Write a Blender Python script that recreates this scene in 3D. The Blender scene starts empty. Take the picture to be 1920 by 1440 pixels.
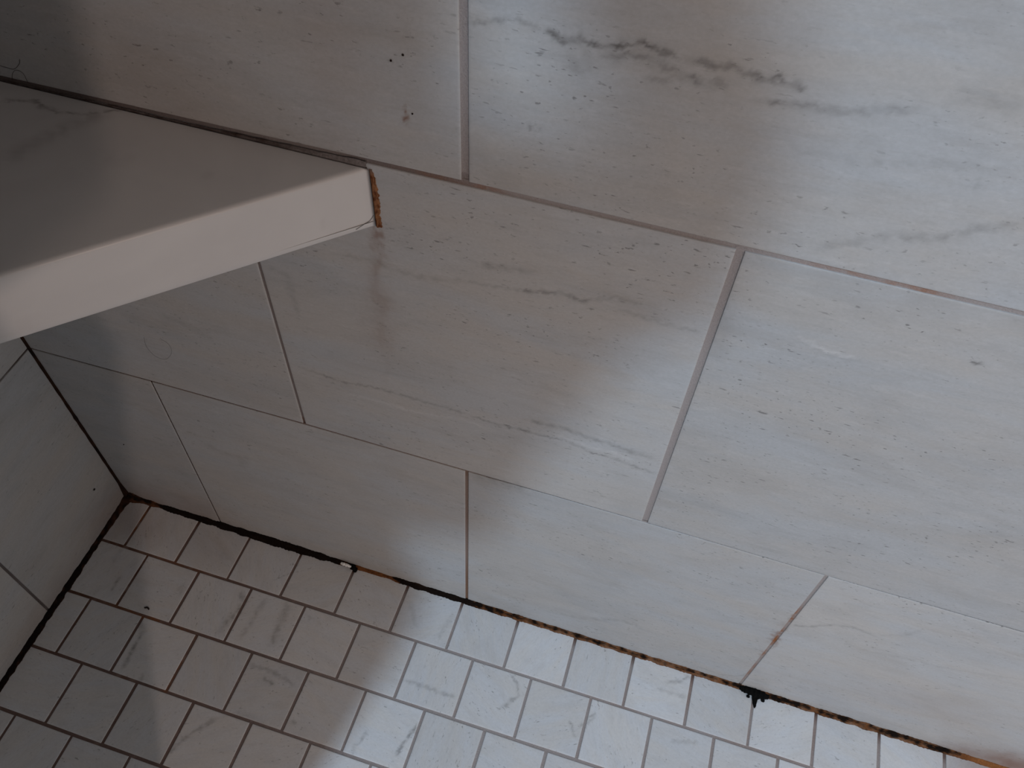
import bpy, bmesh, math, random
import numpy as np
from mathutils import Vector, Matrix

# ------------------------------------------------------------------ camera, light, exposure
SC = bpy.context.scene
COL = SC.collection
cam_d = bpy.data.cameras.new('camera'); cam = bpy.data.objects.new('camera', cam_d); COL.objects.link(cam)
CX = Vector((0.95530778, 0.29303083, 0.03898689))        # image right
CY = Vector((0.25681045, -0.75734484, -0.60039752))      # image down
CZ = Vector((-0.14640847, 0.58357667, -0.79875080))      # viewing direction
CX.normalize(); CZ = (CZ - CX*CZ.dot(CX)).normalized(); CY = CZ.cross(CX)
m = Matrix((CX, -CY, -CZ)).transposed().to_4x4(); m.translation = (0.55218550, -0.34639618, 0.89617645)
cam.matrix_world = m
cam_d.sensor_width = 36.0; cam_d.lens = 1560.4715/1920*36; cam_d.clip_start = 0.01
SC.camera = cam
SC.view_settings.view_transform = 'Standard'; SC.view_settings.look = 'None'
SC.view_settings.exposure = 0.0; SC.view_settings.gamma = 1.0

world = bpy.data.worlds.new('world'); SC.world = world; world.use_nodes = True
world.node_tree.nodes['Background'].inputs[0].default_value = (1.0, 0.885, 0.815, 1)
world.node_tree.nodes['Background'].inputs[1].default_value = 0.41

def lamp(name, loc, energy, color, radius):
    l = bpy.data.lights.new(name, 'POINT'); l.energy = energy; l.color = color; l.shadow_soft_size = radius
    o = bpy.data.objects.new(name, l); COL.objects.link(o); o.location = loc; return o
lamp('ceiling_lamp', (0.80, -1.65, 2.35), 126.0, (0.60, 0.80, 1.0), 0.08)          # cool light of the bathroom ceiling
lamp('vanity_lamp', (1.478, -1.50, 1.20), 20.0, (1.0, 0.77, 0.67), 0.03)          # weak warm light

# marbling that is printed in the tiles and the stone slab: (path, width, dark, light), metres
WALL_VEINS = [([(0.4644, 0.6400), (0.4652, 0.6416), (0.4680, 0.6414), (0.4710, 0.6396), (0.4714, 0.6378), (0.4694, 0.6366), (0.4664, 0.6376), (0.4644, 0.6400)], 0.0010, 0.30, 0.00),
([(0.7215, 0.5511), (0.7280, 0.5517)], 0.0026, 0.50, 0.00), ([(0.6728, 0.6601), (0.6750, 0.6607)], 0.0060, 0.22, 0.00),
([(0.4327, 0.6887), (0.4415, 0.6892), (0.4479, 0.6917), (0.4529, 0.6948), (0.4618, 0.6928), (0.4683, 0.6908)], 0.0024, 0.25, 0.00),
 ([(0.4683, 0.6908), (0.4746, 0.6903), (0.4799, 0.688), (0.4858, 0.6908), (0.4935, 0.6891), (0.502, 0.6901), (0.5148, 0.6944), (0.5236, 0.6924), (0.5333, 0.6917)], 0.0036, 0.55, 0.00),
 ([(0.5337, 0.69), (0.5404, 0.692), (0.5478, 0.6907), (0.5557, 0.6922), (0.5622, 0.6898), (0.5716, 0.6898), (0.5783, 0.6908), (0.5859, 0.6887), (0.5893, 0.6887)], 0.0036, 0.42, 0.00),
 ([(0.4954, 0.6834), (0.5074, 0.6873), (0.5182, 0.6884), (0.5259, 0.6864), (0.5351, 0.6829), (0.5477, 0.6812), (0.5589, 0.6843)], 0.0048, 0.32, 0.00),
 ([(0.5187, 0.6786), (0.5262, 0.6784), (0.5352, 0.6824)], 0.0030, 0.20, 0.00),
 ([(0.5677, 0.6782), (0.577, 0.6791), (0.5884, 0.6807), (0.6023, 0.681), (0.6129, 0.6836), (0.6231, 0.6866), (0.6393, 0.6908)], 0.0042, 0.28, 0.00),
 ([(0.6442, 0.6994), (0.6586, 0.7005), (0.6748, 0.6976)], 0.0084, 0.14, 0.00),
 ([(0.6186, 0.6017), (0.6272, 0.6082), (0.6383, 0.6142), (0.6526, 0.624)], 0.0054, 0.15, 0.00),
 ([(0.6526, 0.624), (0.6579, 0.6232), (0.6716, 0.6265), (0.6843, 0.6365), (0.7032, 0.6462)], 0.0060, 0.20, 0.00),
 ([(0.4899, 0.6883), (0.4872, 0.6784), (0.4852, 0.6724)], 0.0108, 0.16, 0.00),
 ([(0.5907, 0.6575), (0.6195, 0.6591), (0.6541, 0.6669), (0.6905, 0.6709)], 0.0048, 0.08, 0.00),
 ([(0.2898, 0.3682), (0.3259, 0.3638), (0.3537, 0.3687), (0.3804, 0.3684), (0.4113, 0.368), (0.4331, 0.3672)], 0.0024, 0.30, 0.00),
 ([(0.4331, 0.3672), (0.4547, 0.3642), (0.4761, 0.3669), (0.4931, 0.3663), (0.5097, 0.3685)], 0.0024, 0.34, 0.00),
 ([(0.5097, 0.3685), (0.5312, 0.3627), (0.5521, 0.3619), (0.5691, 0.3591), (0.5837, 0.3575)], 0.0030, 0.22, 0.00),
 ([(0.4794, 0.3836), (0.4878, 0.3819), (0.5083, 0.3837), (0.5209, 0.3812), (0.5373, 0.3805), (0.5579, 0.3776), (0.5781, 0.3774)], 0.0054, 0.24, 0.00),
 ([(0.3238, 0.3486), (0.3518, 0.3507), (0.3883, 0.3502), (0.4286, 0.3578), (0.4506, 0.3548)], 0.0030, 0.00, 0.30),
 ([(0.5009, 0.3737), (0.5263, 0.3692), (0.5468, 0.3705), (0.5639, 0.3656)], 0.0030, 0.00, 0.30),
 ([(0.4227, 0.5135), (0.4404, 0.5157), (0.4614, 0.5181)], 0.0024, 0.18, 0.00),
 ([(0.4614, 0.5181), (0.475, 0.5205), (0.4884, 0.5242), (0.4951, 0.5251), (0.5054, 0.5226), (0.5116, 0.5267)], 0.0030, 0.38, 0.00),
 ([(0.5116, 0.5267), (0.5273, 0.5332), (0.5404, 0.5323)], 0.0024, 0.20, 0.00),
 ([(0.3419, 0.5107), (0.368, 0.5111), (0.3971, 0.5072), (0.4262, 0.5123)], 0.0042, 0.15, 0.00),
 ([(0.4403, 0.5321), (0.4606, 0.5356), (0.4773, 0.538)], 0.0042, 0.20, 0.00),
 ([(0.5286, 0.5242), (0.5454, 0.5217), (0.5619, 0.5211), (0.5812, 0.522)], 0.0030, 0.16, 0.00),
 ([(0.6297, 0.5391), (0.6435, 0.534), (0.6564, 0.5318), (0.6681, 0.5327)], 0.0030, 0.02, 0.45),
 ([(0.628, 0.5399), (0.6442, 0.5319), (0.6573, 0.5293), (0.6718, 0.5307)], 0.0036, 0.12, 0.00),
 ([(0.7369, 0.1764), (0.753, 0.1856), (0.7663, 0.2015), (0.7823, 0.2082), (0.8019, 0.2041)], 0.0030, 0.25, 0.00),
 ([(0.8019, 0.2041), (0.8212, 0.2228), (0.8271, 0.24)], 0.0042, 0.10, 0.00),
 ([(0.7801, 0.1752), (0.8098, 0.1709), (0.839, 0.179), (0.8651, 0.1819), (0.8925, 0.1907), (0.9267, 0.2053)], 0.0036, 0.10, 0.00),
 ([(0.4329, 0.2789), (0.4569, 0.2783), (0.4828, 0.2808)], 0.0156, 0.16, 0.00),
 ([(0.6892, 0.018), (0.7129, 0.0144), (0.73, 0.0255), (0.7345, 0.0401)], 0.0024, 0.20, 0.00),
 ([(0.505, 0.038), (0.5514, 0.0474), (0.5993, 0.0752), (0.6343, 0.0665)], 0.0072, 0.10, 0.00),
 ([(0.2859, 0.48), (0.301, 0.4746), (0.3009, 0.4301)], 0.0060, 0.12, 0.00),
 ([(0.1732, 0.3891), (0.1955, 0.3845), (0.2157, 0.3725)], 0.0072, 0.10, 0.00),
 ([(0.1547, 0.1927), (0.1756, 0.1835), (0.1994, 0.1856), (0.1871, 0.1588)], 0.0084, 0.12, 0.00),
 ([(0.5854, 0.5689), (0.5874, 0.5363), (0.5946, 0.4993)], 0.0132, 0.08, 0.00),
 ([(0.5966, 0.6976), (0.6269, 0.6994), (0.6658, 0.6854)], 0.0240, 0.04, 0.00)]
FLOOR_VEINS = [([(0.1818, -0.0691), (0.1946, -0.0748), (0.1949, -0.0876), (0.187, -0.1029), (0.1872, -0.1185)], 0.0084, 0.25, 0.00),
 ([(0.1933, -0.0784), (0.1909, -0.0921), (0.1859, -0.1127)], 0.0030, 0.35, 0.00),
 ([(0.0963, -0.1291), (0.1077, -0.1411), (0.1075, -0.1595), (0.1085, -0.1712), (0.1095, -0.1827)], 0.0048, 0.35, 0.00),
 ([(0.1316, -0.1797), (0.1339, -0.1894)], 0.0030, 0.20, 0.00),
 ([(0.0502, -0.0919), (0.0482, -0.1025), (0.0496, -0.112)], 0.0030, 0.35, 0.00),
 ([(0.0323, -0.0563), (0.031, -0.0811)], 0.0048, 0.12, 0.00),
 ([(0.2155, -0.0647), (0.213, -0.085), (0.2107, -0.1171)], 0.0060, 0.18, 0.00),
 ([(0.2407, -0.0631), (0.2434, -0.0815), (0.2445, -0.1154)], 0.0084, 0.25, 0.00),
 ([(0.231, -0.1378), (0.2523, -0.1369), (0.2721, -0.1394), (0.2895, -0.1437)], 0.0042, 0.25, 0.00),
 ([(0.2535, -0.1453), (0.2663, -0.1499)], 0.0036, 0.40, 0.00),
 ([(0.2427, -0.1885), (0.2594, -0.186), (0.2797, -0.1905)], 0.0084, 0.12, 0.00),
 ([(0.3931, -0.1035), (0.4139, -0.1027), (0.4381, -0.1037), (0.4528, -0.1035)], 0.0042, 0.25, 0.00),
 ([(0.4236, -0.1392), (0.4205, -0.1538), (0.4167, -0.1631), (0.4143, -0.1761)], 0.0024, 0.40, 0.00),
 ([(0.3784, -0.1618), (0.3717, -0.1801), (0.3728, -0.1892)], 0.0030, 0.25, 0.00),
 ([(0.4986, -0.0621), (0.51, -0.0702), (0.5147, -0.0821), (0.5051, -0.0926)], 0.0030, 0.28, 0.00),
 ([(0.499, -0.1013), (0.5099, -0.0893)], 0.0030, 0.25, 0.00),
 ([(0.5724, -0.0891), (0.5833, -0.1049)], 0.0018, 0.30, 0.00),
 ([(0.5833, -0.094), (0.5987, -0.0752)], 0.0030, 0.20, 0.00),
 ([(0.5887, -0.0812), (0.5973, -0.0745)], 0.0024, 0.30, 0.00),
 ([(0.6592, -0.0213), (0.6754, -0.0149), (0.6827, -0.0067), (0.6913, -0.0063)], 0.0036, 0.25, 0.00),
 ([(0.652, -0.0295), (0.6867, -0.03)], 0.0048, 0.14, 0.00),
 ([(0.6782, -0.0775), (0.7047, -0.0702)], 0.0036, 0.20, 0.00),
 ([(0.2268, -0.198), (0.2176, -0.2086), (0.2059, -0.2247), (0.1998, -0.2346)], 0.0042, 0.28, 0.00),
 ([(0.2017, -0.2329), (0.1994, -0.241)], 0.0048, 0.30, 0.00),
 ([(0.1174, -0.09), (0.1209, -0.0789), (0.1235, -0.0946)], 0.0036, 0.15, 0.00),
 ([(0.2281, -0.0305), (0.2125, -0.0457)], 0.0012, 0.30, 0.00),
 ([(0.3702, -0.0211), (0.3868, -0.0479)], 0.0060, 0.10, 0.00),
 ([(0.4197, -0.0181), (0.4131, -0.0519)], 0.0048, 0.12, 0.00),
 ([(0.2629, -0.0688), (0.2847, -0.0745)], 0.0030, 0.10, 0.00),
 ([(0.2997, -0.177), (0.3056, -0.1768)], 0.0036, 0.25, 0.00),
 ([(0.6335, 0.0191), (0.6488, 0.0178)], 0.0030, 0.12, 0.00),
 ([(0.1207, -0.0129), (0.1485, -0.0323), (0.1546, -0.0373)], 0.0072, 0.10, 0.00)]
BENCH_VEINS = [([(0.1439, -0.0181), (0.1516, -0.0135), (0.1627, -0.0111), (0.1735, -0.0145), (0.1835, -0.0148), (0.1944, -0.0124), (0.2042, -0.0082), (0.2108, -0.0019), (0.2172, 0.0022)], 0.0022, 0.50, 0.00),
 ([(0.1658, -0.0129), (0.1747, -0.0152)], 0.0045, 0.30, 0.00),
 ([(0.1785, -0.0639), (0.1861, -0.046), (0.1953, -0.0241), (0.2102, -0.0038)], 0.0126, 0.20, 0.00),
 ([(0.2887, -0.0364), (0.2944, -0.0378)], 0.0054, 0.15, 0.00),
 ([(0.2304, -0.0401), (0.2496, -0.0382)], 0.0135, 0.06, 0.00)]

# ------------------------------------------------------------------ helpers
rng = np.random.default_rng(7)
def ss(x): x = np.clip(x, 0, 1); return x*x*(3-2*x)
def wob(P, f, seed=0):
    """cheap smooth pseudo noise of a (n,2) array, about -1..1"""
    r = np.random.default_rng(seed); s = np.zeros(len(P))
    for k in range(6):
        a = r.uniform(0, 6.28); w = f*r.uniform(.5, 1.8)
        s += np.sin((P[:, 0]*math.cos(a)+P[:, 1]*math.sin(a))*w*6.28 + r.uniform(0, 6.28))
    return s/3.2
def path_marks(P, veins, seed=3):
    """dark, light values at the (n,2) points P of a list of vein paths"""
    Q = P + 0.0009*np.c_[wob(P, 90, seed), wob(P, 90, seed+1)] + 0.0007*np.c_[wob(P, 260, seed+2), wob(P, 260, seed+3)]
    dark = np.zeros(len(P)); light = np.zeros(len(P))
    for path, w, dk, li in veins:
        pa = np.array(path)
        lo = pa.min(0)-3*w; hi = pa.max(0)+3*w
        idx = np.nonzero((Q > lo).all(1) & (Q < hi).all(1))[0]
        if not len(idx): continue
        q = Q[idx]; best = np.full(len(idx), 9.0); tt = np.zeros(len(idx)); n = len(pa)-1
        for i in range(n):
            a, b = pa[i], pa[i+1]; ab = b-a; L = ab@ab+1e-12
            t = np.clip(((q-a)@ab)/L, 0, 1); dd = np.hypot(*(q-a-t[:, None]*ab).T)
            s = dd < best; best[s] = dd[s]; tt[s] = (i+t[s])/n
        fade = ss(tt/.15+.25)*ss((1-tt)/.15+.25)
        var = .75+.35*wob(q, 120, 11)
        g = np.exp(-(best/(w*.5))**2)*fade*var
        dark[idx] = np.maximum(dark[idx], g*min(1, dk*1.3)); light[idx] = np.maximum(light[idx], g*li)
    return np.clip(dark, 0, 1), np.clip(light, 0, 1)
def blobs(P, lst, seed=5):
    Q = P + 0.004*np.c_[wob(P, 30, seed), wob(P, 30, seed+1)] + 0.002*np.c_[wob(P, 110, seed+2), wob(P, 110, seed+3)]
    o = np.zeros(len(P))
    for x, y, rx, ry, s in lst:
        o = np.maximum(o, s*np.exp(-(((Q[:, 0]-x)/rx)**2+((Q[:, 1]-y)/ry)**2)))
    return o
def mesh_np(name, V, Fq, mats, midx=None, smooth=False, attrs=None, parent=None):
    """one mesh object from numpy quads"""
    me = bpy.data.meshes.new(name)
    V = np.asarray(V, np.float32); Fq = np.asarray(Fq, np.int32); n = len(Fq); k = Fq.shape[1]
    me.vertices.add(len(V)); me.vertices.foreach_set('co', V.ravel())
    me.loops.add(n*k); me.loops.foreach_set('vertex_index', Fq.ravel())
    me.polygons.add(n); me.polygons.foreach_set('loop_start', np.arange(0, n*k, k, dtype=np.int32))
    me.update(calc_edges=True)
    for mt in mats: me.materials.append(mt)
    if midx is not None: me.polygons.foreach_set('material_index', np.asarray(midx, np.int32))
    me.polygons.foreach_set('use_smooth', np.full(n, smooth))
    for an, (typ, arr) in (attrs or {}).items():
        at = me.attributes.new(an, typ, 'POINT')
        key = {'FLOAT_COLOR': 'color', 'FLOAT_VECTOR': 'vector', 'FLOAT': 'value'}[typ]
        at.data.foreach_set(key, np.asarray(arr, np.float32).ravel())
    me.update()
    o = bpy.data.objects.new(name, me); COL.objects.link(o)
    if parent: o.parent = parent
    return o
def tag(o, label=None, cat=None, group=None, kind=None):
    if label: o['label'] = label
    if cat: o['category'] = cat
    if group: o['group'] = group
    if kind: o['kind'] = kind
    return o

# ------------------------------------------------------------------ materials
class NT:
    def __init__(s, name):
        s.m = bpy.data.materials.new(name); s.m.use_nodes = True; s.t = s.m.node_tree
        s.b = s.t.nodes['Principled BSDF']
    def n(s, typ, **kw):
        nd = s.t.nodes.new(typ)
        for k, v in kw.items():
            if k in nd.inputs: nd.inputs[k].default_value = v
            else: setattr(nd, k, v)
        return nd
    def l(s, a, b): s.t.links.new(a, b)
    def noise(s, vec, scale, detail=4, rough=.55, lo=.35, hi=.65, dist=0):
        nz = s.n('ShaderNodeTexNoise', Scale=scale, Detail=detail, Roughness=rough, Distortion=dist)
        s.l(vec, nz.inputs['Vector'])
        mr = s.n('ShaderNodeMapRange'); mr.inputs[1].default_value = lo; mr.inputs[2].default_value = hi
        s.l(nz.outputs['Fac'], mr.inputs[0]); return mr.outputs[0]
    def mapping(s, vec, scale, loc=(0, 0, 0), rot=(0, 0, 0)):
        mp = s.n('ShaderNodeMapping'); mp.inputs['Scale'].default_value = scale; mp.inputs['Location'].default_value = loc
        mp.inputs['Rotation'].default_value = rot
        s.l(vec, mp.inputs['Vector']); return mp.outputs[0]
    def math(s, op, a, b):
        nd = s.n('ShaderNodeMath', operation=op)
        for i, v in enumerate((a, b)):
            if hasattr(v, 'links'): s.l(v, nd.inputs[i])
            else: nd.inputs[i].default_value = v
        return nd.outputs[0]
    def mix(s, fac, a, b, mode='MIX'):
        nd = s.n('ShaderNodeMix', data_type='RGBA', blend_type=mode)
        for i, v in ((0, fac), (6, a), (7, b)):
            if hasattr(v, 'links'): s.l(v, nd.inputs[i])
            else: nd.inputs[i].default_value = v if i == 0 else (*v, 1)
        return nd.outputs[2]

def tile_material(name, cool, warm, dark, scale_tex, pit=1.0, rough=.42):
    k = NT(name)
    at = k.n('ShaderNodeAttribute', attribute_name='tc').outputs['Vector']
    mk = k.n('ShaderNodeAttribute', attribute_name='mark').outputs['Color']
    rn = k.n('ShaderNodeAttribute', attribute_name='rnd').outputs['Fac']
    sep = k.n('ShaderNodeSeparateColor'); k.l(mk, sep.inputs[0])
    st = k.mapping(at, (1, 3.0, 1))
    base = k.mix(k.noise(st, 7*scale_tex, 5, .6, .38, .62, .4), cool, warm)
    # broad clouds, finer clouds and streaks of the stone print
    base = k.mix(k.math('MULTIPLY', k.noise(k.mapping(at, (1, 2.2, 1), (3, 1, 5)), 11*scale_tex, 7, .62, .48, .74, .6), .26), base, dark)
    base = k.mix(k.math('MULTIPLY', k.noise(k.mapping(at, (1, 6.5, 1), (8, 2, 0)), 26*scale_tex, 6, .7, .5, .75, .3), .22), base, dark)
    base = k.mix(k.math('MULTIPLY', k.noise(k.mapping(at, (1, 3.5, 1), (1, 7, 4)), 60*scale_tex, 5, .65, .54, .74), .17), base, (.70, .70, .70))
    # small elongated pits, thick in some clouds and rare elsewhere
    dens = k.noise(k.mapping(at, (1, 1.6, 1), (0, 9, 3)), 14*scale_tex, 3, .5, .38, .62)
    p1 = k.noise(k.mapping(at, (1, 1.9, 1), (4, 4, 4)), 230, 2, .55, .66, .735)
    p2 = k.noise(k.mapping(at, (1, 3.2, 1), (2, 6, 7), (0, 0, .25)), 120, 2.5, .5, .675, .74)
    pits = k.math('MULTIPLY', k.math('MAXIMUM', p1, p2), k.math('ADD', k.math('MULTIPLY', dens, .85), .12))
    base = k.mix(k.math('MULTIPLY', pits, .62*pit), base, (.07, .066, .06))
    grain = k.noise(k.mapping(at, (1, 1.3, 1)), 420, 2, .6, .3, .7)
    base = k.mix(k.math('MULTIPLY', grain, .17), base, dark)
    # individual tone of a tile
    tone = k.n('ShaderNodeMapRange'); tone.inputs[3].default_value = .93; tone.inputs[4].default_value = 1.06
    k.l(rn, tone.inputs[0])
    cm = k.n('ShaderNodeCombineColor')
    for i in range(3): k.l(tone.outputs[0], cm.inputs[i])
    base = k.mix(1.0, base, cm.outputs[0], 'MULTIPLY')
    # veins and stains
    brk = k.noise(k.mapping(at, (1, 2, 1)), 160, 4, .7, .3, .62)
    dk = k.math('MULTIPLY', sep.outputs[0], k.math('ADD', k.math('MULTIPLY', brk, .5), .75))
    base = k.mix(k.math('MINIMUM', dk, 1.0), base, (.085, .08, .075))
    base = k.mix(sep.outputs[1], base, (.72, .72, .72))
    base = k.mix(sep.outputs[2], base, (.20, .085, .04))
    k.l(base, k.b.inputs['Base Color'])
    rr = k.n('ShaderNodeMapRange'); rr.inputs[3].default_value = rough-.07; rr.inputs[4].default_value = rough+.12
    k.l(k.noise(at, 40, 3), rr.inputs[0]); k.l(rr.outputs[0], k.b.inputs['Roughness'])
    k.b.inputs['Specular IOR Level'].default_value = .35
    bp = k.n('ShaderNodeBump', Strength=.25, Distance=.0004)
    h = k.math('SUBTRACT', k.noise(k.mapping(at, (1, 1.6, 1)), 150, 5, .65, .2, .8), pits)
    k.l(h, bp.inputs['Height']); k.l(bp.outputs[0], k.b.inputs['Normal'])
    return k.m
M_wall = tile_material('wall tile stone print', (.475, .49, .505), (.495, .48, .462), (.275, .265, .255), 1.0)
M_floor = tile_material('floor tile stone print', (.655, .675, .70), (.665, .66, .65), (.40, .40, .405), 2.6, .8, .55)

def attr_material(name, rough=.8, bump=.5, bscale=700, var=.35, gloss=None):
    """colour comes from the object's own stain colour attribute, roughened with grain"""
    k = NT(name)
    c = k.n('ShaderNodeAttribute', attribute_name='stain').outputs['Color']
    ob = k.n('ShaderNodeTexCoord').outputs['Object']
    f = k.noise(ob, bscale, 5, .7, .3, .7)
    c2 = k.mix(k.math('MULTIPLY', f, var), c, (.02, .012, .008))
    k.l(c2, k.b.inputs['Base Color']); k.b.inputs['Roughness'].default_value = rough
    k.b.inputs['Specular IOR Level'].default_value = .25 if gloss is None else gloss
    bp = k.n('ShaderNodeBump', Strength=bump, Distance=.0006); k.l(f, bp.inputs['Height']); k.l(bp.outputs[0], k.b.inputs['Normal'])
    return k.m
M_grout = attr_material('sanded grout', .9, .6, 900, .22, .15)
M_seal = attr_material('old silicone sealant', .75, .9, 600, .45, .08)
def plain(name, col, rough=.5, spec=.5):
    k = NT(name); ob = k.n('ShaderNodeTexCoord').outputs['Object']
    f = k.noise(ob, 300, 4, .6, .3, .7)
    k.l(k.mix(k.math('MULTIPLY', f, .25), col, tuple(c*.6 for c in col)), k.b.inputs['Base Color'])
    k.b.inputs['Roughness'].default_value = rough; k.b.inputs['Specular IOR Level'].default_value = spec
    return k.m
M_hair = plain('dark hair', (.03, .018, .012), .5)
M_black = plain('black mould', (.004, .004, .004), .9, .1)
M_white = plain('white silicone', (.85, .85, .83), .3)
M_crumb = plain('dark crumb', (.02, .012, .01), .8, .2)
# quartz slab
k = NT('white quartz')
ob = k.n('ShaderNodeTexCoord').outputs['Object']; mk = k.n('ShaderNodeAttribute', attribute_name='mark').outputs['Color']
sp = k.n('ShaderNodeSeparateColor'); k.l(mk, sp.inputs[0])
c = k.mix(k.noise(ob, 9, 4, .6, .35, .7, .5), (.625, .61, .595), (.57, .555, .545))
c = k.mix(k.math('MULTIPLY', k.noise(ob, 18, 3, .5, .55, .75), .12), c, (.42, .39, .37))
c = k.mix(sp.outputs[0], c, (.13, .10, .09))
k.l(c, k.b.inputs['Base Color']); k.b.inputs['Roughness'].default_value = .34; k.b.inputs['Specular IOR Level'].default_value = .35
M_quartz = k.m

# ------------------------------------------------------------------ tiles
def tile_block(q, depth, step, r, g0, mapf, seed, theta=0, soft=0.0):
    """one tile as a finely divided slab. q: four (u,v) corners bl,br,tr,tl already inset; returns verts(u,v,h), quads"""
    q = np.array(q); w = np.hypot(*(q[1]-q[0])); h = np.hypot(*(q[3]-q[0]))
    nu = max(2, int(w/step)); nv = max(2, int(h/step))
    # inner face is inset by r, then an edge ring, then a ring down to the bed
    su = np.r_[0, 0, r*.35/w, r/w, np.linspace(r/w, 1-r/w, nu+1)[1:-1], 1-r/w, 1-r*.35/w, 1, 1]
    sv = np.r_[0, 0, r*.35/h, r/h, np.linspace(r/h, 1-r/h, nv+1)[1:-1], 1-r/h, 1-r*.35/h, 1, 1]
    hu = np.full(len(su), 0.0); hv = np.full(len(sv), 0.0)
    for hh in (hu, hv):
        hh[0] = hh[-1] = -depth; hh[1] = hh[-2] = -r*.75; hh[2] = hh[-3] = -r*.22
    U, Vv = np.meshgrid(su, sv); H = np.minimum.outer(hv, hu)
    a, b, c_, d_ = q
    P = ((1-U)*(1-Vv))[..., None]*a + (U*(1-Vv))[..., None]*b + (U*Vv)[..., None]*c_ + ((1-U)*Vv)[..., None]*d_
    m_, n_ = U.shape; idx = np.arange(m_*n_).reshape(m_, n_)
    F = np.stack([idx[:-1, :-1], idx[:-1, 1:], idx[1:, 1:], idx[1:, :-1]], -1).reshape(-1, 4)
    P = P.reshape(-1, 2)
    rr = np.random.default_rng(seed); ct, st = math.cos(theta), math.sin(theta)
    off = rr.uniform(0, 20, 3)
    tc = np.c_[P[:, 0]*ct-P[:, 1]*st+off[0], P[:, 0]*st+P[:, 1]*ct+off[1], np.full(len(P), off[2])]
    return P, H.ravel(), F, tc, np.full(len(P), rr.uniform())
class Slab:
    def __init__(s): s.P = []; s.H = []; s.F = []; s.tc = []; s.r = []; s.mi = []; s.n = 0; s.st = []
    def tile(s, q, **kw):
        P, H, F, tc, r = tile_block(q, **kw)
        s.P.append(P); s.H.append(H); s.F.append(F+s.n); s.tc.append(tc); s.r.append(r); s.mi.append(np.zeros(len(F))); s.n += len(P)
        s.st.append(np.zeros((len(P), 3)))
    def strip(s, a, b, w, hgt, col, step=.0015):
        """grout line a->b (u,v) of width w, at height hgt; col(P)->(n,3)"""
        a = np.array(a, float); b = np.array(b, float); L = np.hypot(*(b-a)); n = max(2, int(L/step)); t = np.linspace(0, 1, n+1)
        d = (b-a)/L; nrm = np.array([-d[1], d[0]]); cs = np.linspace(-.5, .5, 5)
        P = (a+t[:, None, None]*(b-a)) + cs[None, :, None]*(w+.0012)*nrm
        P = P.reshape(-1, 2); H = np.full(len(P), hgt) - .0003*np.tile(np.cos(cs*3.14), n+1) + .00012*wob(P, 250, 4)
        idx = np.arange((n+1)*5).reshape(n+1, 5)
        F = np.stack([idx[:-1, :-1], idx[1:, :-1], idx[1:, 1:], idx[:-1, 1:]], -1).reshape(-1, 4)[:, ::-1]
        s.P.append(P); s.H.append(H); s.F.append(F+s.n); s.n += len(P); s.mi.append(np.ones(len(F)))
        s.tc.append(np.zeros((len(P), 3))); s.r.append(np.zeros(len(P))); s.st.append(col(P))
    def backing(s, lo, hi, h):
        P = np.array([(lo[0], lo[1]), (hi[0], lo[1]), (hi[0], hi[1]), (lo[0], hi[1])]); P = np.r_[P, P]
        F = np.array([[0, 1, 2, 3], [7, 6, 5, 4], [4, 5, 1, 0], [5, 6, 2, 1], [6, 7, 3, 2], [7, 4, 0, 3]])
        s.P.append(P); s.H.append(np.r_[np.full(4, h), np.full(4, h-.012)]); s.F.append(F+s.n); s.n += 8; s.mi.append(np.ones(6))
        s.tc.append(np.zeros((8, 3))); s.r.append(np.zeros(8)); s.st.append(np.tile(GROUT, (8, 1)))
    def build(s, name, frame, mats, veins, rust, warp=None, label=None, flip=False):
        P = np.concatenate(s.P); H = np.concatenate(s.H)
        dk, li = path_marks(P, veins); ru = blobs(P, rust)
        mark = np.c_[dk, li, ru, np.ones(len(P))]
        st = np.c_[np.concatenate(s.st), np.ones(len(P))]
        if warp: P = warp(P)
        V = frame(P, H); F = np.concatenate(s.F)
        if flip: F = F[:, ::-1]
        o = mesh_np(name, V, F, mats, np.concatenate(s.mi), True,
                    {'tc': ('FLOAT_VECTOR', np.concatenate(s.tc)), 'rnd': ('FLOAT', np.concatenate(s.r)),
                     'mark': ('FLOAT_COLOR', mark), 'stain': ('FLOAT_COLOR', st)})
        return tag(o, label, None, None, 'structure')

GROUT = np.array((.42, .38, .37))
DKGROUT = np.array((.10, .065, .055)); RUST = np.array((.30, .115, .04)); BROWN = np.array((.13, .055, .03)); BLACK = np.array((.006, .004, .004))
def mixc(base, col, f): return base*(1-f[:, None]) + np.array(col)*f[:, None]

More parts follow.
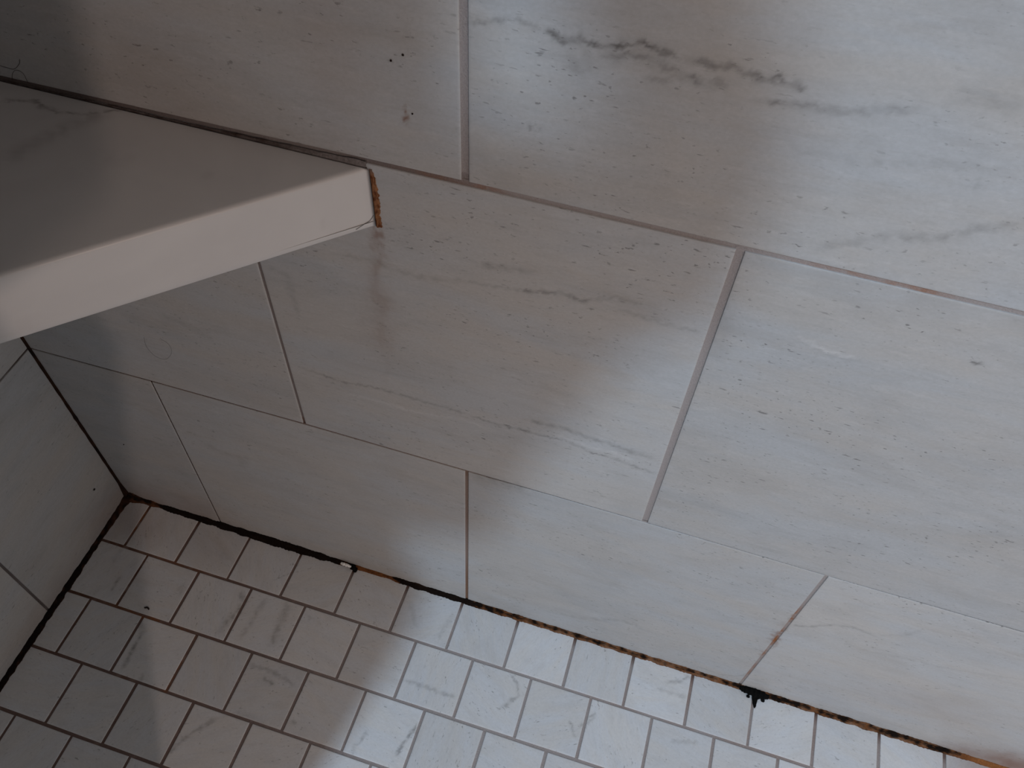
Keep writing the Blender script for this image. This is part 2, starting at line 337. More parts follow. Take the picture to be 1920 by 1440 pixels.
# ------- back wall (u = x, v = z). Measured joints.
W = .1525; A0 = .12657; ZB = .28167; ZA = .5927; ZT = .9037; ZU = 2.1477
BX = [0, .1266, .279, .4316, .584, .7366]; BZ = [-.0030, .0002, .0024, .0021, .0017, -.0004]
def warp_back(P):
    P = P.copy(); hat = np.clip(np.where(P[:, 1] < ZB, P[:, 1]/ZB, (ZA-P[:, 1])/(ZA-ZB)), 0, 1)
    hat2 = np.clip(1-abs(P[:, 1]-ZA)/.10, 0, 1)
    P[:, 1] += np.interp(P[:, 0], BX, BZ)*hat + np.interp(P[:, 0], [.10, .28, .37, .45], [-.0026, -.0015, -.0004, 0])*hat2; return P
XR = 1.60
joints = {   # row: list of (x at bottom, x at top, width)
    0: [(A0-.0020, A0+.0014, .0019), (A0+2*W-.0024, A0+2*W-.0011, .0031), (A0+4*W, A0+4*W-.0017, .0030), (A0+6*W, A0+6*W, .003), (A0+8*W, A0+8*W, .003)],
    1: [(A0+W+.0012, A0+W+.0008, .0026), (A0+3*W+.0013, A0+3*W+.0011, .0048), (A0+5*W, A0+5*W, .004), (A0+7*W, A0+7*W, .003), (A0+9*W, A0+9*W, .003)],
    2: [(A0, A0, .003), (A0+2*W-.0006, A0+2*W-.0012, .0046), (A0+4*W+.02, A0+4*W+.02, .003), (A0+6*W, A0+6*W, .003), (A0+8*W, A0+8*W, .003)],
    3: [(A0+W, A0+W, .003), (A0+3*W, A0+3*W, .003), (A0+5*W, A0+5*W, .003), (A0+7*W, A0+7*W, .003)]}
joints[2][2] = (A0+4*W, A0+4*W, .003)
rowz = [0.0, ZB, ZA, ZT, ZT+.311, ZT+.622, ZT+.933, ZT+1.244]
for r_ in (4, 5, 6): joints[r_] = joints[3] if r_ % 2 else [(x, x, .003) for x in (A0, A0+2*W, A0+4*W, A0+6*W, A0+8*W)]
def wB(x): return np.interp(x, [0, .10, .45, .48, .60, .74, .80, 1.1], [.0019, .0022, .0022, .0011, .0011, .0014, .0018, .0018])
def wA(x): return np.interp(x, [0, .3, .45, .6, 1.1], [.0032, .0038, .0036, .0034, .0030])
def grout_wall(P):
    c = np.tile(GROUT, (len(P), 1)); x, z = P.T
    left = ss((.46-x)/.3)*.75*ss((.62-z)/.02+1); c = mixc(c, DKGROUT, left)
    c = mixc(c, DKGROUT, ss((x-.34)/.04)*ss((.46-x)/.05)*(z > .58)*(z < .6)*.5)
    c = mixc(c, BROWN*1.2, ((abs(z-ZB) < .01)*ss((.44-x)/.02)*.6))
    c = mixc(c, (.22, .11, .055), ((abs(x-(A0+2*W)) < .012)*(z < ZB)*(.55+.3*ss((.14-z)/.1))))
    n = wob(P, 60, 21)
    c = mixc(c, (.10, .09, .085), (abs(z-ZB) < .0045)*(abs(((x-A0)/W+.5) % 1-.5) > .02)*ss((x-.43)/.03)*.9)
    c = mixc(c, (.05, .022, .014), (abs(x-A0) < .01)*(z < ZB)*.9)
    c = mixc(c, RUST*1.15, blobs(P, [(.7345, .1435, .004, .030, 1), (.733, .195, .004, .018, .95), (.7344, .10, .004, .012, .9),
        (.736, .05, .005, .03, .5), (.4435, .5915, .010, .004, .55), (.638, .5927, .022, .004, .45), (.676, .592, .012, .004, .75), (.655, .592, .03, .004, .35), (.41, .5927, .02, .003, .35)], 31)*np.clip(1.05+.4*n, 0, 1))
    c = mixc(c, (.03, .015, .01), blobs(P, [(.06, .2795, .03, .004, .9), (.035, .279, .02, .004, .7), (.22, .2827, .05, .003, .4)], 8))
    return np.clip(c, 0, 1)
wb = Slab()
GD = -.0008
for row in range(7):
    z0, z1 = rowz[row], rowz[row+1]; vis = row < 3
    js = joints[row]; b = [(0.0, 0.0, .003)]+js+[(XR, XR, 0)]
    for i in range(len(b)-1):
        (xb0, xt0, w0), (xb1, xt1, w1) = b[i], b[i+1]
        if xb1-xb0 < .02: continue
        g0 = {0: lambda x: 0.0, 1: wB, 2: wA}.get(row, lambda x: .003); g1 = {0: wB, 1: wA}.get(row, lambda x: .003)
        e0 = .001 if i == 0 else w0/2; e1 = w1/2
        q = [(xb0+e0, z0+g0(xb0)/2), (xb1-e1, z0+g0(xb1)/2), (xt1-e1, z1-g1(xt1)/2), (xt0+e0, z1-g1(xt0)/2)]
        fine = vis and xb0 < 1.03
        wb.tile(q, depth=.0025, step=(.0013 if row < 2 or xb1 < .8 else .0016) if fine else .02, r=.00045, g0=0, mapf=None, seed=100+row*10+i)
for row in range(7):
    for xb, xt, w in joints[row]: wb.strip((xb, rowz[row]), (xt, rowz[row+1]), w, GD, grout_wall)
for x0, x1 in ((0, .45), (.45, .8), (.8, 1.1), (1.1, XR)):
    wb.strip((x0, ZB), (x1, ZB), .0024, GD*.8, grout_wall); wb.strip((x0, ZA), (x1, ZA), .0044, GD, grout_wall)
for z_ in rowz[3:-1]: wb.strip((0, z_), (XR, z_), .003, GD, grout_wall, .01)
wb.backing((-.03, -.02), (XR, ZU), -.002)
RUSTW = [(.7346, .148, .0032, .022, .75), (.7335, .197, .0028, .010, .55), (.7344, .100, .0028, .009, .45), (.373, .535, .003, .010, .6), (.3705, .505, .0055, .03, .32), (.3690, .477, .008, .030, .26), (.3668, .44, .008, .022, .22), (.3665, .40, .004, .03, .06),
    (.03, .0, .05, .04, .38), (.09, .02, .05, .04, .26), (1.01, .02, .045, .028, .75), (.97, .012, .03, .018, .5), (.89, .09, .08, .05, .10), (.80, .05, .09, .04, .05),
    (.4021, .6319, .0016, .0035, .8), (.36, .66, .02, .07, .10), (.24, .62, .05, .05, .08)]
wall_back = wb.build('wall_back', lambda P, H: np.c_[P[:, 0], -H, P[:, 1]], [M_wall, M_grout], WALL_VEINS, RUSTW, warp_back,
    'wall of large grey stone look tiles in running bond behind the bench')

# ------- left wall (u = -y along the room, v = z), faces +x
wl = Slab(); LJ = {r_: ([.304, .609, .914] if r_ % 2 else [.1515, .457, .762]) for r_ in range(7)}; YL = 1.15
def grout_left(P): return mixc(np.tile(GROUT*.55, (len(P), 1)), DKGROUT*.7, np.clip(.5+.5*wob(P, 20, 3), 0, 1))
for row in range(7):
    b = [0.0]+LJ[row]+[YL]
    for i in range(len(b)-1):
        u0, u1 = b[i]+(.001 if i == 0 else .0014), b[i+1]-.0014; z0, z1 = rowz[row]+.0012, rowz[row+1]-.0012
        if row == 0: z0 = 0
        wl.tile([(u0, z0), (u1, z0), (u1, z1), (u0, z1)], depth=.0025, step=.0025 if i < 2 and row < 2 else .02, r=.00045, g0=0, mapf=None, seed=300+row*10+i)
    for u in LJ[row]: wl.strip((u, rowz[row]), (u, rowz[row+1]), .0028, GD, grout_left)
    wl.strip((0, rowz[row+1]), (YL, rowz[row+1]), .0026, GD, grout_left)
wl.backing((-.03, -.02), (YL, ZU), -.002)
def warp_left(P): P = P.copy(); P[:, 1] += -.0022*np.clip(1-abs(P[:, 1]-ZB)/.2, 0, 1); return P
wall_left = wl.build('wall_left', lambda P, H: np.c_[H, -P[:, 0], P[:, 1]], [M_wall, M_grout], [], [(.03, .01, .06, .03, .3), (.15, .01, .1, .02, .2)], warp_left,
    'dim left wall of the same grey tiles in the shaded corner', flip=True)

# ------- floor (u = x, v = y), square mosaic tiles in running bond parallel to the back wall
fl = Slab(); PX = .06555; Q = .06488; Y1 = .05977
rows = [(0.0, Y1)]+[(Y1+k*Q, Y1+(k+1)*Q) for k in range(16)]
OFF = [.0323, .0639-.0655, .0331, .0658-.0655, .0331]
def grout_floor(P):
    c = np.tile(GROUT*1.0, (len(P), 1)); x, y = P.T
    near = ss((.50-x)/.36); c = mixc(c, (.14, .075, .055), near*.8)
    c = mixc(c, (.30, .20, .16), ss((x-.5)/.3)*(.35+.3*wob(P, 12, 5)))
    c = mixc(c, RUST*.85, blobs(P, [(.10, -.125, .05, .004, .9), (.135, -.127, .03, .004, .8), (.03, -.03, .004, .03, .9), (.10, -.058, .05, .006, .5), (.21, -.02, .004, .03, .85),
        (.115, -.16, .004, .05, .35), (.16, -.17, .004, .03, .7), (.62, -.10, .006, .03, .5), (.94, -.03, .005, .03, .7), (.68, -.12, .12, .005, .2), (.13, -.03, .004, .03, .5)], 41))
    c = mixc(c, BROWN*.9, blobs(P, [(.02, -.06, .03, .006, .8), (.02, -.125, .03, .006, .8), (.0, -.19, .05, .006, .6), (.065, -.09, .004, .05, .8), (.03, -.16, .004, .05, .5)], 43))
    c = mixc(c, BROWN*.8, ss((.018+y)/.016)*.85*(y > -.02))
    c = mixc(c, np.array((.4, .3, .26)), ss(wob(P, 45, 9)-.4)*.35)
    return np.clip(c, 0, 1)
gj = .0031
rz = random.Random(5)
for k, (ya, yb) in enumerate(rows):
    o_ = OFF[k] if k < 5 else (0.0331 if k % 2 == 0 else .0003)
    xs = [0.0]+[o_+i*PX for i in range(0, 26) if o_+i*PX > .012 and o_+i*PX < XR-.01]+[XR]
    for i in range(len(xs)-1):
        j = lambda s=.0003: rz.uniform(-s, s)
        x0 = xs[i]+(.001 if i == 0 else gj/2); x1 = xs[i+1]-gj/2; y0 = -(yb-gj/2); y1 = -(ya+(gj/2 if k else 0))
        q = [(x0+j(), y0+j()), (x1+j(), y0+j()), (x1+j(), y1+j()), (x0+j(), y1+j())]
        th = rz.choice([0, 1.57, .5, 1.1, -.5, 2.0, 2.7, .2]); vis = k < 5 and x0 < 1.0
        fl.tile(q, depth=.0022, step=.0014 if vis else .02, r=.00045, g0=0, mapf=None, seed=1000+k*40+i, theta=th)
    for x in xs[1:-1]: fl.strip((x, -yb), (x, -ya), gj, -.0006, grout_floor)
    fl.strip((0, -yb), (XR, -yb), gj+.0002, -.00055, grout_floor)
fl.backing((-.03, -1.2), (XR, .02), -.002)
ceil = Slab(); ceil.backing((-.03, -1.15), (XR, .02), 0)
ceiling = ceil.build('ceiling', lambda P, H: np.c_[P[:, 0], P[:, 1], H+ZU+.012], [M_wall, M_grout], [], [], None, 'plain grey ceiling over the shower')
floor = fl.build('floor', lambda P, H: np.c_[P[:, 0], P[:, 1], H], [M_floor, M_grout], FLOOR_VEINS,
    [(.03, -.03, .05, .03, .34), (.11, -.03, .07, .03, .16), (.99, -.01, .04, .03, .4), (.75, -.045, .03, .02, .05), (.05, -.09, .04, .03, .12)], None,
    'shower floor of small square grey stone look tiles with brown grout')

# ------------------------------------------------------------------ sealant beads along the edges
def bead(name, a, b, n1, n2, prof, col, step=.0012, seg=9, mat=None, parent=None):
    """fillet bead in the corner between two planes. n1,n2: unit directions away from the corner along each plane.
    prof(t array)->(h1,h2) reach along n1,n2; col(t, s)->(n,3)"""
    a = np.array(a, float); b = np.array(b, float); L = np.linalg.norm(b-a); n = int(L/step); t = np.linspace(0, L, n+1)
    h1, h2 = prof(t); n1 = np.array(n1, float); n2 = np.array(n2, float); s = np.linspace(0, 1, seg)
    T, S = np.meshgrid(t, s, indexing='ij')
    lump = .0003*wob(np.c_[T.ravel(), S.ravel()*.02], 180, 12).reshape(T.shape)*np.sin(S*3.14)
    bow = .22
    c1 = (1-S)*h1[:, None]; c2 = S*h2[:, None]; k = bow*np.sin(S*3.14159)
    c1 = c1+k*h1[:, None]*.35+lump; c2 = c2+k*h2[:, None]*.35+lump
    Pt = a+(T/L)[..., None]*(b-a)+c1[..., None]*n1+c2[..., None]*n2
    core = a+(t/L)[:, None]*(b-a) - .0006*n1 - .0006*n2
    V = np.r_[Pt.reshape(-1, 3), core]; idx = np.arange((n+1)*seg).reshape(n+1, seg); ci = (n+1)*seg+np.arange(n+1)
    F = np.stack([idx[:-1, :-1], idx[1:, :-1], idx[1:, 1:], idx[:-1, 1:]], -1).reshape(-1, 4)
    F = np.r_[F, np.stack([ci[:-1], ci[1:], idx[1:, 0], idx[:-1, 0]], -1), np.stack([idx[:-1, -1], idx[1:, -1], ci[1:], ci[:-1]], -1)]
    C = col(T.ravel(), S.ravel()); C = np.r_[C, np.tile(BROWN, (n+1, 1))]
    o = mesh_np(name, V, F, [mat or M_seal], None, True, {'stain': ('FLOAT_COLOR', np.c_[np.clip(C, 0, 1), np.ones(len(C))])}, parent)
    bm = bmesh.new(); bm.from_mesh(o.data); bmesh.ops.recalc_face_normals(bm, faces=bm.faces); bm.to_mesh(o.data); bm.free()
    return o
def n1d(t, f, seed): return wob(np.c_[t, t*0], f, seed)
def prof_back(t):
    w = np.interp(t, [0, .02, .04, .06, .15, .19, .24, .275, .295, .34, .355, .40, .47, .50, .60, .74, .757, .78, .86, .93, .97, 1.6],
                     [.010, .0070, .0045, .0058, .0070, .0082, .0072, .0052, .0044, .0036, .0056, .0056, .0058, .0054, .0052, .0052, .0056, .0056, .0060, .0064, .0050, .005])
    w = w*(1+.13*n1d(t, 60, 3)+.07*n1d(t, 190, 4))
    return w*1.15, w*.72
def col_back(t, s):
    n = wob(np.c_[t, s*.012], 45, 6); n2 = wob(np.c_[t*.45, s*.016], 230, 7); n3 = wob(np.c_[t, s*.05], 25, 8)
    n = n + .7*np.cos((s-.38)*5.2)-.15
    blk = np.interp(t, [0, .03, .05, .27, .292, .296, .34, .35, .43, .455, .50, .53, .6, .74, .745, .78, .79, .95, .965, 1.6],
                       [.2, .45, 1, 1, .9, .15, .15, 1, 1, .9, .62, .42, .36, .42, .8, .8, .62, .64, .12, .1])
    tan = np.array((.34, .20, .125)); f = np.clip(blk+(.38*n+.3*n2)*(blk < .97)*(blk > .12)*1.3+.1*n3, 0, 1)
    base = mixc(np.tile(RUST*.8, (len(t), 1)), tan, np.clip(.5+.6*n2+.3*n3, 0, 1)*ss((t-.45)/.1)*ss((.97-t)/.02))
    base = mixc(base, (.45, .18, .06), ss((t-.965)/.02)*.7)
    base = mixc(base, BROWN*.6, ss((.05-t)/.02)*.8)
    c = mixc(base, (.007, .004, .003), ss(f))
    return c
b1 = bead('sealant_bead', (.0, 0, 0), (1.25, 0, 0), (0, 0, 1), (0, -1, 0), prof_back, col_back)
tag(b1, 'black moulded and rusty brown sealant line where the tiled wall meets the floor', 'sealant')
def prof_left(t):
    w = np.interp(t, [0, .02, .05, .12, .2, .35, 1.1], [.008, .0055, .0046, .0054, .0050, .0050, .004]); w = w*(1+.12*n1d(t, 60, 23)+.07*n1d(t, 190, 24)); return w*.9, w*.95
def col_left(t, s):
    P = np.c_[t, s*.01]; n = wob(P, 70, 16)
    c = mixc(np.tile(BROWN*.55, (len(t), 1)), (.007, .004, .004), ss(.55+.4*n+ss((t-.04)/.05)*.5)); return mixc(c, RUST*.6, ss((s-.86)/.14)*.5)
b2 = bead('sealant_bead', (0, -.004, 0), (0, -1.15, 0), (0, 0, 1), (1, 0, 0), prof_left, col_left)
tag(b2, 'dark brown sealant line between the shaded left wall and the floor', 'sealant')
def prof_cor(t):
    w = np.interp(t, [0, .012, .03, .5, .6, 1.2], [.0052, .0036, .0021, .0021, .002, .002]); w = w*(1+.12*n1d(t, 40, 33)+.3*np.exp(-((t-.163)/.004)**2)); return w, w
def col_cor(t, s): return mixc(np.tile(BROWN*.42, (len(t), 1)), BLACK*2, np.clip(.45+.5*wob(np.c_[t, s*.01], 30, 36), 0, 1))
b3 = bead('sealant_bead', (0, 0, .003), (0, 0, 1.2), (0, -1, 0), (1, 0, 0), prof_cor, col_cor)
tag(b3, 'thin dark sealant line running up the corner between the two walls', 'sealant')

# ------------------------------------------------------------------ corner bench slab
BT, BB, BL = .5884, .5447, .3735
root = bpy.data.objects.new('corner_bench', None); COL.objects.link(root); root.location = (0, 0, 0)
tag(root, 'white quartz triangular corner bench slab fixed between the two tiled walls', 'bench')
def bench_slab():
    # top as a dense triangle grid (barycentric), slightly eased front edge, then front face and underside
    n = 170; V = []; F = []; r = .0022; g = .0012
    def edge_pt(u, w): # u along y-depth fraction 0 at the back corner..1 at the front edge ; w across 0..1
        return (BL*u*(1-w), -BL*u*w)
    us = np.r_[np.linspace(.02, 1-.012, n), 1-.008, 1-.0045, 1-.0018, 1-.0005, 1.0]
    hz = np.r_[np.zeros(n), -.00008, -.0004, -.0010, -.0016, -.0022]
    fr = np.linspace(0, BT-BB-.0022-.0003, 12)[1:]
    us = np.r_[us, np.full(len(fr), 1.0), 1-.001]; hz = np.r_[hz, -.0022-fr, -(BT-BB)]
    us = np.r_[us, np.linspace(.98, .02, 12)]; hz = np.r_[hz, np.full(12, -(BT-BB))]
    m = 180; ws = np.linspace(0, 1, m)
    U, Wg = np.meshgrid(us, ws, indexing='ij'); HH = np.repeat(hz[:, None], m, 1)
    X = BL*U*(1-Wg)+g*.0; Y = -BL*U*Wg
    X = np.maximum(X, .0009); Y = np.minimum(Y, -.0009)
    V = np.stack([X, Y, BT+HH], -1).reshape(-1, 3); idx = np.arange(len(us)*m).reshape(len(us), m)
    F = np.stack([idx[:-1, :-1], idx[:-1, 1:], idx[1:, 1:], idx[1:, :-1]], -1).reshape(-1, 4)
    cap1 = np.stack([idx[:-1, 0], idx[1:, 0], idx[::-1, 0][1:], idx[::-1, 0][:-1]], -1)[:len(us)//2]
    cap2 = np.stack([idx[:-1, -1], idx[1:, -1], idx[::-1, -1][1:], idx[::-1, -1][:-1]], -1)[:len(us)//2]
    dk, _ = path_marks(V[:, :2], BENCH_VEINS, 50); dk *= (V[:, 2] > BT-.003)
    # faint spot and smudge on the front edge
    Pf = np.c_[V[:, 0], V[:, 2]]; fm = blobs(Pf, [(.3492, .5565, .0022, .0018, .25), (.225, .547, .012, .006, .10)], 60)*(V[:, 2] < BT-.003)*(V[:, 2] > BB+.001)
    mk = np.c_[np.maximum(dk, fm), dk*0, dk*0, dk*0+1]
    o = mesh_np('slab', V, F, [M_quartz], None, True, {'mark': ('FLOAT_COLOR', mk)}, root)
    bm = bmesh.new(); bm.from_mesh(o.data); bmesh.ops.remove_doubles(bm, verts=bm.verts, dist=1e-6)
    bmesh.ops.holes_fill(bm, edges=[e for e in bm.edges if e.is_boundary]); bmesh.ops.recalc_face_normals(bm, faces=bm.faces); bm.to_mesh(o.data); bm.free()
    return o
slab = bench_slab()
def prof_b(t): w = np.interp(t, [0, .25, .32, .3725], [.0012, .0013, .0026, .0036])*(1+.1*n1d(t, 50, 70)); return w, w*.45
def col_b(t, s): return mixc(mixc(np.tile(GROUT*.75, (len(t), 1)), DKGROUT*.75, np.clip(.8-.9*ss((t-.30)/.06)+.2*wob(np.c_[t, s*.01], 80, 71), 0, 1)), (.03, .02, .018), ss((s-.8)/.15)*.9)
o = bead('sealant_strip', (.002, 0, BT), (.3720, 0, BT), (0, 0, 1), (0, -1, 0), prof_b, col_b, parent=root)
tag(o, 'grey sealant strip along the back of the bench top')
def prof_l(t): w = np.full(len(t), .002); return w, w*.8
o = bead('sealant_strip', (0, -.002, BT), (0, -.372, BT), (0, 0, 1), (1, 0, 0), prof_l, col_b, parent=root)
def prof_r(t): w = np.interp(t, [0, .015, .030, .038, .0425], [.0036, .0042, .0038, .0030, .0016])*(1+.14*n1d(t, 150, 72)+.1*n1d(t, 420, 73)); return w, w*.5
def col_r(t, s):
    n = wob(np.c_[t, s*.012], 130, 74); m_ = wob(np.c_[t*.3, s*.012], 300, 76)
    c = mixc(np.tile(np.array((.40, .19, .09)), (len(t), 1)), (.16, .05, .02), np.clip(.35+.7*n+.4*m_, 0, 1)); c = mixc(c, (.55, .33, .2), ss((.25-s)/.2)*.5)
    return mixc(c, (.25, .2, .18), ss((t-.038)/.004)*.6)
# runs down the wall at the end of the front edge, in the wedge right of the slab
o = bead('sealant_end', (.3733, 0, BB-.0003), (.3733, 0, BT-.001), (1, 0, 0), (.6, -.8, 0), prof_r, col_r, step=.0006, parent=root)
tag(o, 'rust orange sealant at the right end of the bench edge')

# ------------------------------------------------------------------ small things
def tube(name, pts, r, mat, parent=None):
    cu = bpy.data.curves.new(name, 'CURVE'); cu.dimensions = '3D'; cu.bevel_depth = r; cu.bevel_resolution = 1
    sp = cu.splines.new('POLY')
    # Catmull-Rom through the points
    P = [Vector(p) for p in pts]; P = [P[0]*2-P[1]]+P+[P[-1]*2-P[-2]]; out = []
    for i in range(1, len(P)-2):
        for j in range(8):
            t = j/8; a, b, c, d = P[i-1:i+3]
            out.append(.5*((2*b)+(c-a)*t+(2*a-5*b+4*c-d)*t*t+(-a+3*b-3*c+d)*t**3))
    out.append(P[-2]); sp.points.add(len(out)-1)
    for q, p in zip(sp.points, out): q.co = (*p, 1)
    o = bpy.data.objects.new(name, cu); COL.objects.link(o); o.data.materials.append(mat)
    dg = bpy.context.evaluated_depsgraph_get(); me = bpy.data.meshes.new_from_object(o.evaluated_get(dg)); bpy.data.objects.remove(o)
    o = bpy.data.objects.new(name, me); COL.objects.link(o)
    if parent: o.parent = parent
    return o
h = tube('hair_strand', [(.3729, -.0012, .5536), (.3712, -.0028, .5502), (.3681, -.0059, .5485), (.3644, -.0096, .5465)], .00013, M_hair)
tag(h, 'fine curved hair stuck on the right end of the white bench edge', 'hair')
h = tube('hair_strand', [(.1454, -.0002, .3507), (.1432, -.0002, .3372), (.1481, -.0002, .3262), (.1585, -.0002, .3267), (.1679, -.0002, .3398), (.1683, -.0002, .3506), (.1621, -.0002, .3558)], .00006, M_hair)
tag(h, 'thin looped hair on the wall tile below the bench', 'hair')
h = tube('hair_strand', [(.1250, -.0002, .6010), (.1359, -.0002, .5999), (.1403, -.0002, .5996), (.146, -.0002, .5998), (.1517, -.0002, .6043), (.154, -.0002, .6080)], .00013, M_hair)
tag(h, 'dark wavy hair on the shaded wall at the far left above the bench top', 'hair')
h = tube('hair_strand', [(.1406, -.0006, .5912), (.1432, -.0002, .5962), (.1472, -.0002, .5993), (.1514, -.0002, .5981), (.1525, -.0010, .5925)], .00012, M_hair)
tag(h, 'short arched hair where the bench top meets the shaded wall', 'hair')

def lump(name, c, size, mat, seed=0, sub=3, rough=.25, parent=None, frame=None):
    bm = bmesh.new(); bmesh.ops.create_icosphere(bm, subdivisions=sub, radius=1)
    co = np.array([v.co[:] for v in bm.verts]); f = 1+rough*wob(co[:, :2]*.1, 8, seed)+rough*.6*wob(co[:, 1:]*.1, 14, seed+1)
    for v, k_ in zip(bm.verts, f):
        p = v.co*float(k_); v.co = (p.x*size[0], p.y*size[1], p.z*size[2])
    me = bpy.data.meshes.new(name); bm.to_mesh(me); bm.free()
    for p in me.polygons: p.use_smooth = True
    o = bpy.data.objects.new(name, me); COL.objects.link(o); me.materials.append(mat)
    o.location = c
    if frame: o.rotation_euler = frame
    if parent: o.parent = parent
    return o
# black mould clump with a drip into the floor joint
def outline_slab(name, pts, h, mat, holes=None):
    """irregular flat crust: outline points (x,y) on the floor thickened upward with a domed top"""
    pts = np.array(pts, float); c = pts.mean(0); V = []; F = []; n = len(pts); rings = [(1, 0), (1.0, h*.35), (.82, h*.8), (.45, h), (.1, h*1.05)]
    for s, z in rings:
        for p in pts: q = c+(p-c)*s; V.append((q[0], q[1], z+(.0002*math.sin(p[0]*4000+p[1]*3000) if z > 0 else 0)))
    for k_ in range(len(rings)-1):
        for i in range(n): F.append((k_*n+i, k_*n+(i+1) % n, (k_+1)*n+(i+1) % n, (k_+1)*n+i))
    me = bpy.data.meshes.new(name); me.from_pydata(V, [], F+[tuple(range(n))[::-1], tuple((len(rings)-1)*n+i for i in range(n))]); me.update()
    o = bpy.data.objects.new(name, me); COL.objects.link(o); me.materials.append(mat); return o
def clump(name, balls, mat, vox=.0005):
    bm = bmesh.new()
    for x, y, z, rx, ry, rz_ in balls:
        r = bmesh.ops.create_icosphere(bm, subdivisions=3, radius=1)
        for v in r['verts']:
            k_ = 1+.10*math.sin(v.co.x*7+x*4000)+.08*math.sin(v.co.y*9+v.co.z*5+y*5000); v.co = (x+v.co.x*rx*k_, y+v.co.y*ry*k_, z+v.co.z*rz_*k_)
    me = bpy.data.meshes.new(name); bm.to_mesh(me); bm.free()
    o = bpy.data.objects.new(name, me); COL.objects.link(o)
    md = o.modifiers.new('r', 'REMESH'); md.mode = 'VOXEL'; md.voxel_size = vox
    ms = o.modifiers.new('s', 'SMOOTH'); ms.factor = .5; ms.iterations = 2
    dg = bpy.context.evaluated_depsgraph_get(); me2 = bpy.data.meshes.new_from_object(o.evaluated_get(dg)); bpy.data.objects.remove(o)
    o = bpy.data.objects.new(name, me2); COL.objects.link(o); me2.materials.append(mat)
    for p in me2.polygons: p.use_smooth = True
    return o
mc = clump('mould_clump', [(.7400, -.0026, .0034, .0032, .0034, .0028), (.7440, -.0030, .0040, .0038, .0040, .0034), (.7485, -.0036, .0044, .0042, .0045, .0038),
    (.7530, -.0040, .0044, .0044, .0052, .0040), (.7575, -.0042, .0042, .0042, .0046, .0040), (.7618, -.0040, .0036, .0038, .0044, .0036), (.7655, -.0034, .0030, .0030, .0034, .0028),
    (.7546, -.0088, .0012, .0030, .0040, .0020), (.7550, -.0125, .0008, .0024, .0040, .0015), (.7556, -.0155, .0005, .0014, .0030, .0010), (.7475, -.0085, .0008, .0022, .0016, .0012), (.7630, -.0080, .0010, .0024, .0018, .0014)], M_black)
tag(mc, 'black mould clump with a short drip on the wall and floor joint', 'mould')
bb = clump('sealant_blob', [(.2828, -.0050, .0092, .0036, .0018, .0020), (.2864, -.0049, .0086, .0038, .0019, .0020), (.2896, -.0049, .0078, .0026, .0015, .0016)], M_white, .0003)
tag(bb, 'small white glossy blob in the black sealant line', 'blob')
br = clump('mould_clump', [(.2935, -.0035, .004, .0038, .0034, .0034), (.2965, -.0048, .0022, .0028, .0034, .002)], M_black)
tag(br, 'tiny black mould knot touching the right side of the white blob', 'mould')

cr = clump('dirt_crumb', [(.0955, -.1166, .0008, .0012, .0010, .0010), (.0972, -.1158, .0010, .0016, .0010, .0010), (.0990, -.1160, .0009, .0013, .0009, .0010), (.1000, -.1170, .0006, .0008, .0008, .0006)], M_crumb, .0003)
tag(cr, 'curved dark crumb lying on a small floor tile near the left corner', 'crumb')
lb = [('tiny black speck on the lowest wall tile near the left corner', (.0455, -.0002, .1359), .0007),
      ('lone low speck on the top wall tile, left of its vertical joint', (.4022, -.0002, .6310), .0005),
      ('right one of the two high specks on the top left wall tile', (.3992, -.0002, .6640), .0006),
      ('left one of the two high specks on the top left wall tile', (.3925, -.0002, .6595), .0006)]
for t_, c_, s_ in lb: tag(lump('dirt_speck', c_, (s_, .0005, s_), M_crumb, 4, 2, .3), t_, 'speck')
tag(lump('dirt_speck', (.0010, -.0300, .0650), (.0006, .0012, .0012), M_crumb, 8, 2, .3), 'dark speck on the left wall close to the floor sealant', 'speck')
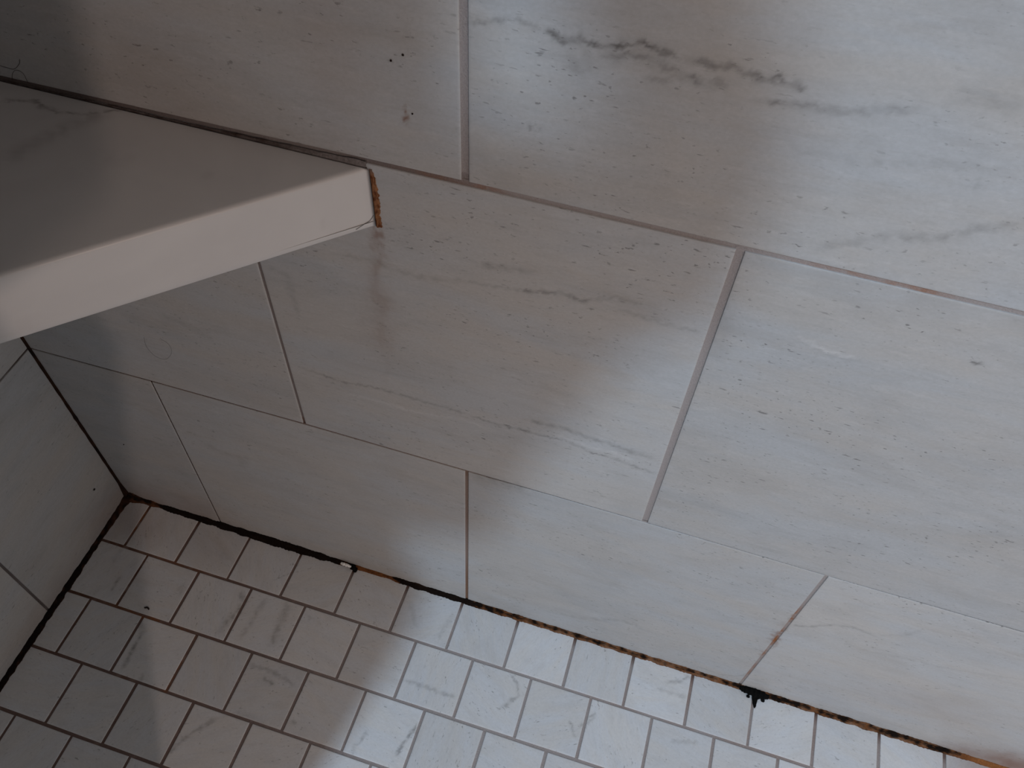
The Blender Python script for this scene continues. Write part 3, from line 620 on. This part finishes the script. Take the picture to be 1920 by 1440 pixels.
# ------------------------------------------------------------------ added, unseen curtain and its rod (shaped to throw the shadows on the left side)
M_blocker = plain('curtain cloth', (.36, .33, .32), .9, .1)
def blocker_sheet(name, left, right, y0, ph, z0=.09, z1=1.95, parent=None):
    zs = np.unique(np.r_[np.linspace(z0, z1, 90), np.linspace(.55, 1.2, 130)]); nu = 46; V = []; t_ = .0012
    xl = np.interp(zs, *zip(*left)); xr = np.interp(zs, *zip(*right))
    for side in (1, -1):
        for z, a, b in zip(zs, xl, xr):
            for i in range(nu):
                u = i/(nu-1); x = a+(b-a)*u
                V.append((x, y0+.007*math.sin(u*34+ph)*min(1, (1-u)*6+.05)*(.6+.4*z/2)+side*t_, z))
    m_ = len(zs); idx = np.arange(2*m_*nu).reshape(2, m_, nu); F = []
    f = idx[0]; F.append(np.stack([f[:-1, :-1], f[1:, :-1], f[1:, 1:], f[:-1, 1:]], -1).reshape(-1, 4))
    f = idx[1]; F.append(np.stack([f[:-1, :-1], f[:-1, 1:], f[1:, 1:], f[1:, :-1]], -1).reshape(-1, 4))
    F.append(np.stack([idx[0][:-1, -1], idx[0][1:, -1], idx[1][1:, -1], idx[1][:-1, -1]], -1)); F.append(np.stack([idx[0][1:, 0], idx[0][:-1, 0], idx[1][:-1, 0], idx[1][1:, 0]], -1))
    return mesh_np(name, V, np.concatenate(F), [M_blocker], None, True, None, parent)
blocker_root = bpy.data.objects.new('shadow_blocker', None); COL.objects.link(blocker_root); blocker_root.location = (.3, -.42, 0)
tag(blocker_root, 'added unseen shadow-casting curtain hanging in front of the bench corner', 'blocker')
low = [(0, .313), (.3, .405), (.36, .419), (.437, .445), (.53, .474), (.571, .487), (.60, .480), (.63, .470), (.70, .470), (.72, .51), (.736, .546), (.818, .5615), (.887, .582), (.943, .6017)]  # free edge of the added sheets, cut to the wanted shadow outlines
d1 = blocker_sheet('blocker_sheet', [(0, .012), (2, .012)], low+[(1.03, .605), (1.044, .583), (1.054, .562), (1.069, .542), (1.077, .527), (1.118, .525), (1.25, .54), (1.4, .58), (1.95, .60)], -.428, 0)
d2 = blocker_sheet('blocker_sheet', [(0, .20), (.5, .30), (1.03, .45), (1.055, .50), (1.062, .591), (1.097, .5626), (1.1236, .551), (1.17, .538), (1.25, .50), (1.95, .40)],
    low+[(.999, .6457), (1.036, .6427), (1.073, .6487), (1.104, .639), (1.137, .621), (1.25, .60), (1.4, .61), (1.95, .63)], -.412, 1.5)
for d_ in (d1, d2): d_.parent = blocker_root; d_.matrix_parent_inverse = Matrix.Translation((-.3, .42, 0))
rod = tube('blocker_rod', [(0.001, -.42, 1.965), (.4, -.42, 1.965), (.8, -.42, 1.965), (XR, -.42, 1.965)], .013, plain('steel rod', (.6, .6, .6), .3))
tag(rod, 'added unseen steel curtain rod above the curtain', 'curtain rod')
